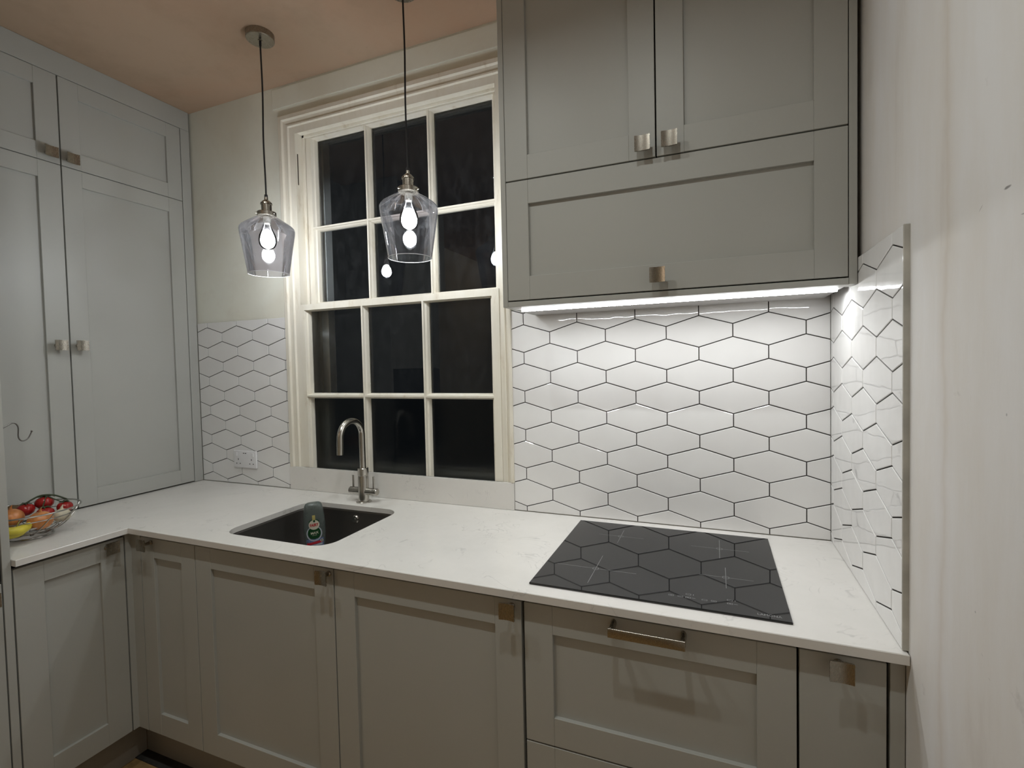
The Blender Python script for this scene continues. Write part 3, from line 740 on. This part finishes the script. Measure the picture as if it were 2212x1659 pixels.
def text_mesh(s, size, mat, bold=False, ext=0.0):
    cu = bpy.data.curves.new('lettering', 'FONT'); cu.body = s; cu.size = size; cu.align_x = 'CENTER'; cu.align_y = 'CENTER'
    cu.extrude = ext; cu.offset = 0.012*size*3 if bold else 0; cu.resolution_u = 3
    o = bpy.data.objects.new('lettering', cu); C.objects.link(o)
    dg = bpy.context.evaluated_depsgraph_get(); me = bpy.data.meshes.new_from_object(o.evaluated_get(dg))
    bpy.data.objects.remove(o); bpy.data.curves.remove(cu)
    me.materials.clear(); me.materials.append(mat); return me
me = text_mesh('LAMONA', .0125, M_print); me.transform(Matrix.Scale(.92, 4, (1, 0, 0)))
obj('brand_lettering', me, hob, (-.2195, -.5555, zt_))

# ------------------------------------------------------------------ tap
tap = thing('tap', 'brushed steel swan-neck mixer tap with two lever handles behind the sink', 'tap', (-1.68, -.082, .910))
TX, TY = -1.68, -.082
b = NB(); bm_lathe(b, [(.031, 0), (.031, .003), (.029, .0045), (.0215, .005), (.0215, .105), (.0205, .108), (.0205, .1115), (.0215, .113), (.0215, .140), (.020, .1425), (.0125, .143)], (TX, TY, .9103), 36)
bodyt = part('body', b, M_steel, tap, True, angle=30)
b = NB(); pth = [(TX, TY, z) for z in (1.045, 1.10, 1.16)]
ang = math.radians(-91); dx, dy = math.cos(ang), math.sin(ang)
Rr = .0625; zc_ = 1.191
for i in range(19):
    a = PI*i/18; rr_ = Rr*(1-math.cos(a)); pth.append((TX+dx*rr_, TY+dy*rr_, zc_+Rr*math.sin(a)))
pth += [(TX+dx*(2*Rr+.001), TY+dy*(2*Rr+.001), 1.16), (TX+dx*(2*Rr+.003), TY+dy*(2*Rr+.003), 1.128)]
bm_tube(b, pth, .0122, 20); part('spout', b, M_steel, tap, True, angle=50)
ca = math.radians(0)
b = NB(); X_ = Matrix.Rotation(PI/2, 4, 'Y')
bm_lathe(b, [(.0, -.070), (.012, -.0695), (.0148, -.067), (.0148, -.046), (.0142, -.0455), (.0148, -.045), (.0148, .045), (.0142, .0455), (.0148, .046), (.0148, .067), (.012, .0695), (0, .070)], (TX, TY, .9555), 28, X_)
part('cross_bar', b, M_steel, tap, True, angle=35)
for s in (-1, 1):
    b = NB(); xh = TX+s*.052
    bm_tube(b, [(xh, TY, .966), (xh, TY, 1.018)], .0042, 14); part('lever_handle', b, M_steel, tap, True)

# ------------------------------------------------------------------ double socket
so = thing('wall_socket', 'white double power socket with two USB ports on the left tiles', 'socket', (-2.447, -.005, 1.033))
b = NB(); bm_box(b, -2.5225, -2.3715, -.0085, -.0006, .9915, 1.0755, .003, 3); part('faceplate', b, M_white, so, True)
for s in (-1, 1):
    cx = -2.447+s*.0435
    b = NB(); bm_box(b, cx-.0055+s*.010, cx+.0055+s*.010, -.0125, -.0083, 1.048, 1.066, .001); part('rocker_switch', b, M_white, so)
    b = NB()
    bm_box(b, cx-.002, cx+.002, -.0087, -.0084, 1.028, 1.0365); bm_box(b, cx-.0145, cx-.0085, -.0087, -.0084, 1.010, 1.014); bm_box(b, cx+.0085, cx+.0145, -.0087, -.0084, 1.010, 1.014)
    part('socket_holes', b, M_slot, so)
for s in (-1, 1):
    b = NB(); bm_box(b, -2.447+s*.0065-.0045, -2.447+s*.0065+.0045, -.0087, -.0084, 1.061, 1.0645); part('usb_port', b, M_slot, so)

# ------------------------------------------------------------------ washing-up liquid bottle in the sink
BX, BY, BZ = -1.797, -.232, .7075
yawb = math.radians(-90+43)   # normal of the label side: towards the camera
bo = thing('washing_up_bottle', 'grey see-through washing-up liquid bottle with green and white label standing in the sink', 'bottle', (BX, BY, BZ))
RB = Matrix.Rotation(math.radians(43), 4, 'Z') @ Matrix.Rotation(math.radians(-1.5), 4, 'Y')   # local: u=x, front=-y
Hb = .232
secs = [(0, .026, .018), (.004, .029, .020), (.028, .029, .020), (.032, .032, .022), (.06, .0365, .0235), (.10, .0395, .0245), (.14, .0405, .0245), (.18, .0385, .0235), (.205, .0355, .022), (.220, .033, .020), (.228, .029, .0165), (Hb, .022, .011)]
def half(z):
    for (z0_, a0, c0), (z1_, a1, c1) in zip(secs, secs[1:]):
        if z0_ <= z <= z1_: k = (z-z0_)/(z1_-z0_); return a0+(a1-a0)*k, c0+(c1-c0)*k
    return secs[-1][1:]
EXP = 2.8
def front_y(u, z, off=0.0006):
    a_, c_ = half(z); k = min(1, abs(u)/a_); return -c_*(1-k**EXP)**(1/EXP)-off
b = NB(); rings = []; NS = 36
for z, a_, c_ in secs:
    ring = []
    for i in range(NS):
        th = 2*PI*i/NS; cx, sx = math.cos(th), math.sin(th)
        ring.append(b.verts.new((a_*math.copysign(abs(cx)**(2/EXP), cx), c_*math.copysign(abs(sx)**(2/EXP), sx), z)))
    rings.append(ring)
for p, q in zip(rings, rings[1:]):
    for i in range(NS): b.faces.new((p[i], p[(i+1) % NS], q[(i+1) % NS], q[i]))
b.faces.new(rings[0][::-1]); b.faces.new(rings[-1])
b.transform(RB)
def mat_bottle():
    m = bpy.data.materials.new('clear_blue_grey_plastic'); m.use_nodes = True; nt = m.node_tree; L = nt.links
    pb = nt.nodes['Principled BSDF']; pb.inputs['Base Color'].default_value = (0.135, 0.155, 0.145, 1); pb.inputs['Roughness'].default_value = 0.18
    tr = nt.nodes.new('ShaderNodeBsdfTransparent'); tr.inputs[0].default_value = (0.75, 0.85, 0.85, 1)
    n = N(nt, 'ShaderNodeTexNoise', Scale=20.0); L.new(wcoords(nt), n.inputs['Vector'])
    r = ramp(nt, [(0.3, (0.66,)*3), (0.7, (0.74,)*3)]); L.new(n.outputs['Fac'], r.inputs[0])
    x = nt.nodes.new('ShaderNodeMixShader'); L.new(r.outputs[0], x.inputs[0]); L.new(tr.outputs[0], x.inputs[1]); L.new(pb.outputs[0], x.inputs[2])
    L.new(x.outputs[0], nt.nodes['Material Output'].inputs[0]); return m
part('body', b, mat_bottle(), bo, True, at=(BX, BY, BZ), angle=50)
def lab(name, pts_faces, mat, off):
    bm = NB(); pts, faces = pts_faces
    vs = [bm.verts.new((u, front_y(u, v, off), v)) for u, v in pts]
    for f in faces: bm.faces.new([vs[i] for i in f])
    bm.transform(RB)
    me = bpy.data.meshes.new(name); bm.to_mesh(me); bm.free(); me.materials.append(mat)
    return obj(name, me, bo, (BX, BY, BZ))
def disc(cx, cz, rx, rz, n=28, r0=0.0):
    pts = []; faces = []; K = 4
    for k in range(K+1):
        f = r0+(1-r0)*k/K
        for i in range(n): pts.append((cx+rx*f*math.cos(2*PI*i/n), cz+rz*f*math.sin(2*PI*i/n)))
    for k in range(K):
        for i in range(n): faces.append((k*n+i, k*n+(i+1) % n, (k+1)*n+(i+1) % n, (k+1)*n+i))
    return pts, faces
def rectg(x0, x1, z0, z1, slope=0.0, n=8):
    pts = []; faces = []
    for j in (0, 1):
        for i in range(n+1):
            u = x0+(x1-x0)*i/n; pts.append((u, (z0, z1)[j]+slope*(u-x0)))
    for i in range(n): faces.append((i, i+1, n+2+i, n+1+i))
    return pts, faces
L_white = plain('label_cream', (0.55, 0.53, 0.42), 0.4, noise_amt=0.02); L_green = plain('label_green', (0.004, 0.05, 0.012), 0.4, noise_amt=0.1)
L_red = plain('label_red', (0.45, 0.02, 0.03), 0.4, noise_amt=0.05); L_blue = plain('label_blue', (0.12, 0.16, 0.30), 0.4, noise_amt=0.4, nscale=300)
L_sil = plain('label_silver', (0.42, 0.45, 0.50), 0.35, noise_amt=0.1); L_yel = plain('label_yellow', (0.42, 0.36, 0.12), 0.4, noise_amt=0.1)
lab('label_backing', rectg(-.031, .031, .060, .094, .02), L_blue, .0004)
lab('label_ring', disc(-.001, .115, .0285, .030, r0=.84), L_sil, .0006)
lab('green_disc', disc(-.001, .118, .0235, .0245), L_green, .0008)
lab('label_stem', rectg(-.0055, .0055, .168, .187), L_yel, .0006)
lab('green_crown', disc(.0, .161, .019, .010), L_green, .0005)
lab('white_disc', disc(.0, .1495, .0195, .019), L_white, .0012)
lab('green_dot', disc(.001, .164, .004, .0045), L_green, .0015)
lab('red_band', rectg(-.030, .028, .070, .0795, .13), L_red, .0011)
lab('silver_band', rectg(-.027, .026, .061, .0685, .13), L_sil, .0011)
lab('emblem_ring', disc(.0245, .0845, .0052, .0055), L_white, .0014)
lab('emblem', disc(.0245, .0845, .003, .0030, n=4), M_slot, .0017)
def lab_text(s, size, mat, u, v, off, tilt, sx=1.0, bold=True):
    me = text_mesh(s, size, mat, bold)
    for vv in me.vertices:
        x, y = vv.co.x*sx, vv.co.y
        uu = u+x*math.cos(tilt)-y*math.sin(tilt); zz = v+x*math.sin(tilt)+y*math.cos(tilt)
        vv.co = (uu, front_y(uu, zz, off), zz)
    me.transform(RB); o = obj('lettering', me, bo, (BX, BY, BZ)); return o
lab_text('FAIRY', .0155, L_red, .0, .1485, .0018, .05, .78)
lab_text('MAX', .0125, L_white, .0, .1175, .0014, .08, 1.05)
lab_text('POWER', .0045, L_white, .0, .1085, .0014, .08, 1.1, False)

# ------------------------------------------------------------------ pendants
def pendant(px, py, label, bend):
    t = thing('pendant_light', label, 'pendant lamp', (px, py, CEIL), 'smoked glass pendants in front of the window')
    zc0 = 2.060     # bottom of the cap ring
    b = NB(); bm_lathe(b, [(.0, 0), (.0505, 0), (.0505, -.022), (.049, -.0245), (.008, -.0250), (.008, -.027), (0, -.027)], (px, py, CEIL-.0005), 48); part('ceiling_rose', b, M_nickel, t, True, angle=30)
    b = NB(); bm_lathe(b, [(0, 0), (.0042, 0), (.0045, -.016), (.0028, -.022), (0, -.022)], (px, py, CEIL-.0275), 12); part('cord_grip', b, M_black, t, True)
    b = NB(); pts = []
    for i in range(40):
        k = i/39; z = (CEIL-.04)*(1-k)+(zc0+.078)*k
        off = bend*math.sin(k*PI*2.2)*k*(1-k)*2
        pts.append((px+off, py+off*.5, z))
    bm_tube(b, pts, .0030, 8); part('cord', b, M_black, t, True)
    b = NB(); bm_lathe(b, [(0, .014), (.0055, .013), (.0062, .006), (.0055, 0)], (px, py, zc0+.071), 14); part('cord_grip', b, M_black, t, True)
    b = NB(); bm_lathe(b, [(0, .0745), (.0065, .074), (.0068, .064), (.013, .060), (.0205, .052), (.0215, .046), (.0185, .044), (.0185, .020), (.020, .019), (.020, .0172), (.0335, .0165), (.0345, .015), (.0345, .0015), (.033, .0), (0, .0)], (px, py, zc0), 40)
    for s in (0, 2.2, 4.3):
        bm_lathe(b, [(0, .008), (.0025, .0075), (.0025, .0), (0, 0)], (px+.034*math.cos(s), py+.034*math.sin(s), zc0+.008), 8, Matrix.Rotation(s, 4, 'Z') @ Matrix.Rotation(PI/2, 4, 'Y'))
    part('lamp_holder', b, M_nickel, t, True, angle=30)
    # glass shade: single thin wall with a rolled rim
    b = NB(); pr_ = [(.030, .002), (.034, -.001), (.045, -.008), (.070, -.024), (.090, -.038), (.097, -.046), (.0985, -.054), (.0975, -.066), (.0735, -.222)]
    bm_lathe(b, pr_, (px, py, zc0), 64, cap=False); part('glass_shade', b, M_shade, t, True, angle=75)
    b = NB(); bm_tube(b, [(px+.0735*math.cos(2*PI*i/64), py+.0735*math.sin(2*PI*i/64), zc0-.222) for i in range(64)], .0011, 8, closed=True)
    part('shade_rim', b, mat_rim, t, True)
    # bulb
    b = NB(); bm_lathe(b, [(.0, -.012), (.0135, -.012), (.0135, -.036), (.012, -.038), (0, -.038)], (px, py, zc0+.01), 20); part('bulb_cap', b, M_steel, t, True)
    b = NB(); bm_lathe(b, [(.012, -.028), (.0135, -.038), (.022, -.055), (.0305, -.075), (.0325, -.092), (.0305, -.107), (.024, -.119), (.013, -.126), (.0005, -.1275)], (px, py, zc0), 32, cap=False)
    bu = part('bulb', b, M_bulb, t, True, angle=80)
    b = NB(); bm_lathe(b, [(0.0005, -.052), (.010, -.055), (.021, -.070), (.0262, -.088), (.0235, -.104), (.013, -.114), (.0005, -.117)], (px, py, zc0), 24)
    part('filament', b, M_fil, bu, True, angle=80)
    return t
mat_rim = plain('rim_glass', (0.62, 0.60, 0.62), 0.1, spec=0.8, noise_amt=0.02)
pendant(-1.933, -.285, 'smoked glass pendant lamp hanging left of the window, ceiling rose in view', .004)
pendant(-1.291, -.275, 'smoked glass pendant lamp hanging in front of the window panes', .003)

# ------------------------------------------------------------------ fruit bowl
BCX, BCY, BCZ = -2.525, -.785, .9105
bw = thing('fruit_bowl', 'open chrome wire fruit bowl on the worktop at the far left', 'bowl', (BCX, BCY, BCZ))
b = NB()
def ring(b, R_0, z, r, n=48, cx=BCX, cy_=BCY): bm_tube(b, [(cx+R_0*math.cos(2*PI*i/n), cy_+R_0*math.sin(2*PI*i/n), z) for i in range(n)], r, 8, closed=True)
ring(b, .134, BCZ+.092, .0026); part('rim', b, M_wire, bw, True)
b = NB(); ring(b, .060, BCZ+.0035, .0024); part('foot_ring', b, M_wire, bw, True)
b = NB(); 
for k, (rr_, zz) in enumerate(((.118, .070), (.098, .046), (.072, .026), (.040, .014))): ring(b, rr_, BCZ+zz, .0018)
part('wire_ring', b, M_wire, bw, True)
for k in range(10):
    a = 2*PI*k/10+.2; b = NB(); tw_ = .5
    pts = []
    for i in range(13):
        s = i/12; rr_ = .030+(.134-.030)*s**.62; zz = .011+.081*s**1.6; aa = a+tw_*s
        pts.append((BCX+rr_*math.cos(aa), BCY+rr_*math.sin(aa), BCZ+zz))
    bm_tube(b, pts, .0018, 7); part('wire', b, M_wire, bw, True)
def blob(name, r, sc, at, mat, label, cat, group=None, seed=0, rough=0.03, ribs=0, dimple=0.0, rot=(0, 0, 0)):
    bm = NB(); bmesh.ops.create_uvsphere(bm, u_segments=28, v_segments=18, radius=1)
    for v in bm.verts:
        d_ = v.co.normalized(); k = 1+rough*noise.noise(d_*1.7+Vector((seed, 0, 0)))
        if ribs: k *= 1+.03*math.cos(ribs*math.atan2(d_.y, d_.x))*(1-abs(d_.z))
        k *= 1-dimple*max(0, d_.z-.75)*4*.25
        v.co = Vector((d_.x*sc[0], d_.y*sc[1], d_.z*sc[2]))*r*k
    me = mesh_of(name, bm, mat, True, 80)
    o = obj(name, me, None, at, rot); o['label'] = label; o['category'] = cat
    if group: o['group'] = group
    return o
M_tom = plain('tomato_skin', (0.30, 0.014, 0.012), 0.22, noise_amt=0.15, nscale=25); M_leaf = plain('vine_green', (0.03, 0.045, 0.015), 0.6, noise_amt=0.3)
M_onion = plain('onion_skin', (0.52, 0.20, 0.06), 0.35, noise_amt=0.35, nscale=14, scale=(3, 3, .5)); M_ban = plain('banana_skin', (0.62, 0.52, 0.05), 0.45, noise_amt=0.15, nscale=20)
M_gar = plain('garlic_skin', (0.55, 0.50, 0.38), 0.5, noise_amt=0.2, nscale=30); M_bro = plain('kiwi_skin', (0.12, 0.075, 0.035), 0.8, noise_amt=0.3, nscale=60)
Zb = BCZ
toms = [((-2.538, -.737, Zb+.103), 'tomato lying highest of the bunch, under the green vine stalk', .026),
        ((-2.547, -.785, Zb+.090), 'tomato at the left of the bunch, behind the left onion', .025),
        ((-2.502, -.752, Zb+.072), 'tomato lowest in the middle, behind the front onion', .025),
        ((-2.500, -.697, Zb+.080), 'tomato at the right end of the bunch, behind the garlic', .023)]
for i, (p, lb, r_) in enumerate(toms):
    o = blob('tomato', r_, (1, 1, .86), p, M_tom, 'red '+lb, 'tomato', 'vine tomatoes in the wire bowl', seed=i, dimple=.4)
    bc = NB()
    for k in range(5):
        a = 2*PI*k/5+i
        bm_tube(bc, [(0, 0, r_*.84), (r_*.35*math.cos(a), r_*.35*math.sin(a), r_*.92), (r_*.7*math.cos(a), r_*.7*math.sin(a), r_*.72)], [.0022, .0026, .0006], 6)
    part('calyx', bc, M_leaf, o, True, at=p)
b = NB(); bm_tube(b, smooth_path([(-2.545, -.785, Zb+.112), (-2.536, -.750, Zb+.130), (-2.520, -.718, Zb+.126), (-2.500, -.690, Zb+.106)]), .0028, 8)
for p in ((-2.538, -.737, Zb+.124), (-2.500, -.705, Zb+.099), (-2.505, -.757, Zb+.095)): bm_tube(b, [(-2.528, -.735, Zb+.128), p], .0018, 6)
vn = part('tomato_vine', b, M_leaf, None, True); vn['label'] = 'dark green tomato vine stalk lying on top of the red tomatoes'; vn['category'] = 'vine'
on = []
for i, (p, lb) in enumerate((((-2.512, -.838, Zb+.080), 'orange-brown onion at the left of the wire bowl above the bananas'), ((-2.448, -.790, Zb+.064), 'orange-brown onion in the middle front of the wire bowl'))):
    o = blob('onion', .034, (1, 1, .88), p, M_onion, lb, 'onion', 'onions in the wire bowl', seed=5+i)
    bs = NB(); bm_tube(bs, [(0, 0, .028), (.002, 0, .036), (.006, .002, .044)], [.006, .003, .001], 8); part('stalk', bs, M_onion, o, True, at=p)
blob('kiwi', .024, (1, 1.2, 1), (-2.594, -.800, Zb+.082), M_bro, 'small brown kiwi behind the left onion at the back of the wire bowl', 'fruit', seed=11)
g_ = blob('garlic_bulb', .026, (1, 1, .85), (-2.458, -.727, Zb+.062), M_gar, 'pale cream garlic bulb at the right front of the wire bowl', 'garlic', seed=13, ribs=8)
bs = NB(); bm_tube(bs, [(0, 0, .018), (0, .002, .030), (.003, .004, .036)], [.007, .003, .002], 8); part('neck', bs, M_gar, g_, True, at=(-2.458, -.727, Zb+.062))
for i, (dz, dx_, lb) in enumerate(((.054, .022, 'yellow banana lying uppermost of the two in front of the onions'), (.040, -.004, 'yellow banana lying lowest in the wire bowl, under the other'))):
    b = NB(); pts = []; rad = []
    for k in range(11):
        s = k/10; a = -.7+1.4*s
        pts.append((-2.500+dx_+.085*math.cos(a)-.03, -.858+.060*math.sin(a)*1.0, Zb+dz+.012*(2*s-1)**2)); rad.append(.014*(1-abs(2*s-1)**4*.75))
    bm_tube(b, pts, rad, 12); o = part('banana', b, M_ban, None, True, angle=60); o['label'] = lb; o['category'] = 'banana'; o['group'] = 'bananas in the wire bowl'

# ------------------------------------------------------------------ hook on the tower side panel
hk = thing('hook', 'thin dark metal S-shaped hook on the side of the oven tower, above the fruit bowl', 'hook', (-2.34, -.9255, 1.31))
b = NB(); bm_tube(b, smooth_path([(-2.34, -.9250, 1.300), (-2.34, -.905, 1.313), (-2.34, -.889, 1.320), (-2.34, -.879, 1.306), (-2.34, -.8795, 1.275), (-2.34, -.8715, 1.262), (-2.34, -.857, 1.267), (-2.34, -.847, 1.287)]), .0018, 10)
part('wire', b, M_darkmetal, hk, True)
b = NB(); bmesh.ops.create_uvsphere(b, u_segments=12, v_segments=8, radius=.0030); b.transform(Matrix.Translation((-2.34, -.8465, 1.289))); part('ball_tip', b, M_darkmetal, hk, True)

# ------------------------------------------------------------------ ceiling downlights and the added fill globe (out of the frame, light the room)
gl = thing('fill_globe', 'warm glowing fill globe added out of view behind the camera for ambient light', 'lamp', FILL_AT)
b = NB(); bmesh.ops.create_uvsphere(b, u_segments=32, v_segments=16, radius=.12); b.transform(Matrix.Translation(FILL_AT)); part('globe', b, M_fillE, gl, True)  # made-up emitter, added to lift the ambient light
b = NB(); bm_tube(b, [(FILL_AT[0], FILL_AT[1], CEIL-.001), (FILL_AT[0], FILL_AT[1], FILL_AT[2]+.118)], .004, 8); part('cord', b, M_black, gl, True)  # cord made up for the added fill globe
names = ['nearest the right wall', 'over the middle of the hob run', 'over the sink run', 'at the rear, right', 'at the rear, left']
for i, (x, y) in enumerate(DOWNLIGHTS):
    t = thing('downlight', 'round white recessed ceiling downlight '+names[i], 'downlight', (x, y, CEIL), 'ceiling downlights')
    b = NB(); bm_lathe(b, [(.030, -.002), (.032, -.006), (.043, -.004), (.044, 0)], (x, y, CEIL-.0005), 32, cap=False); part('bezel', b, M_white, t, True)
    b = NB(); bm_lathe(b, [(0.0, 0), (.030, 0)], (x, y, CEIL-.003), 24, cap=False); part('lens', b, M_downE, t)
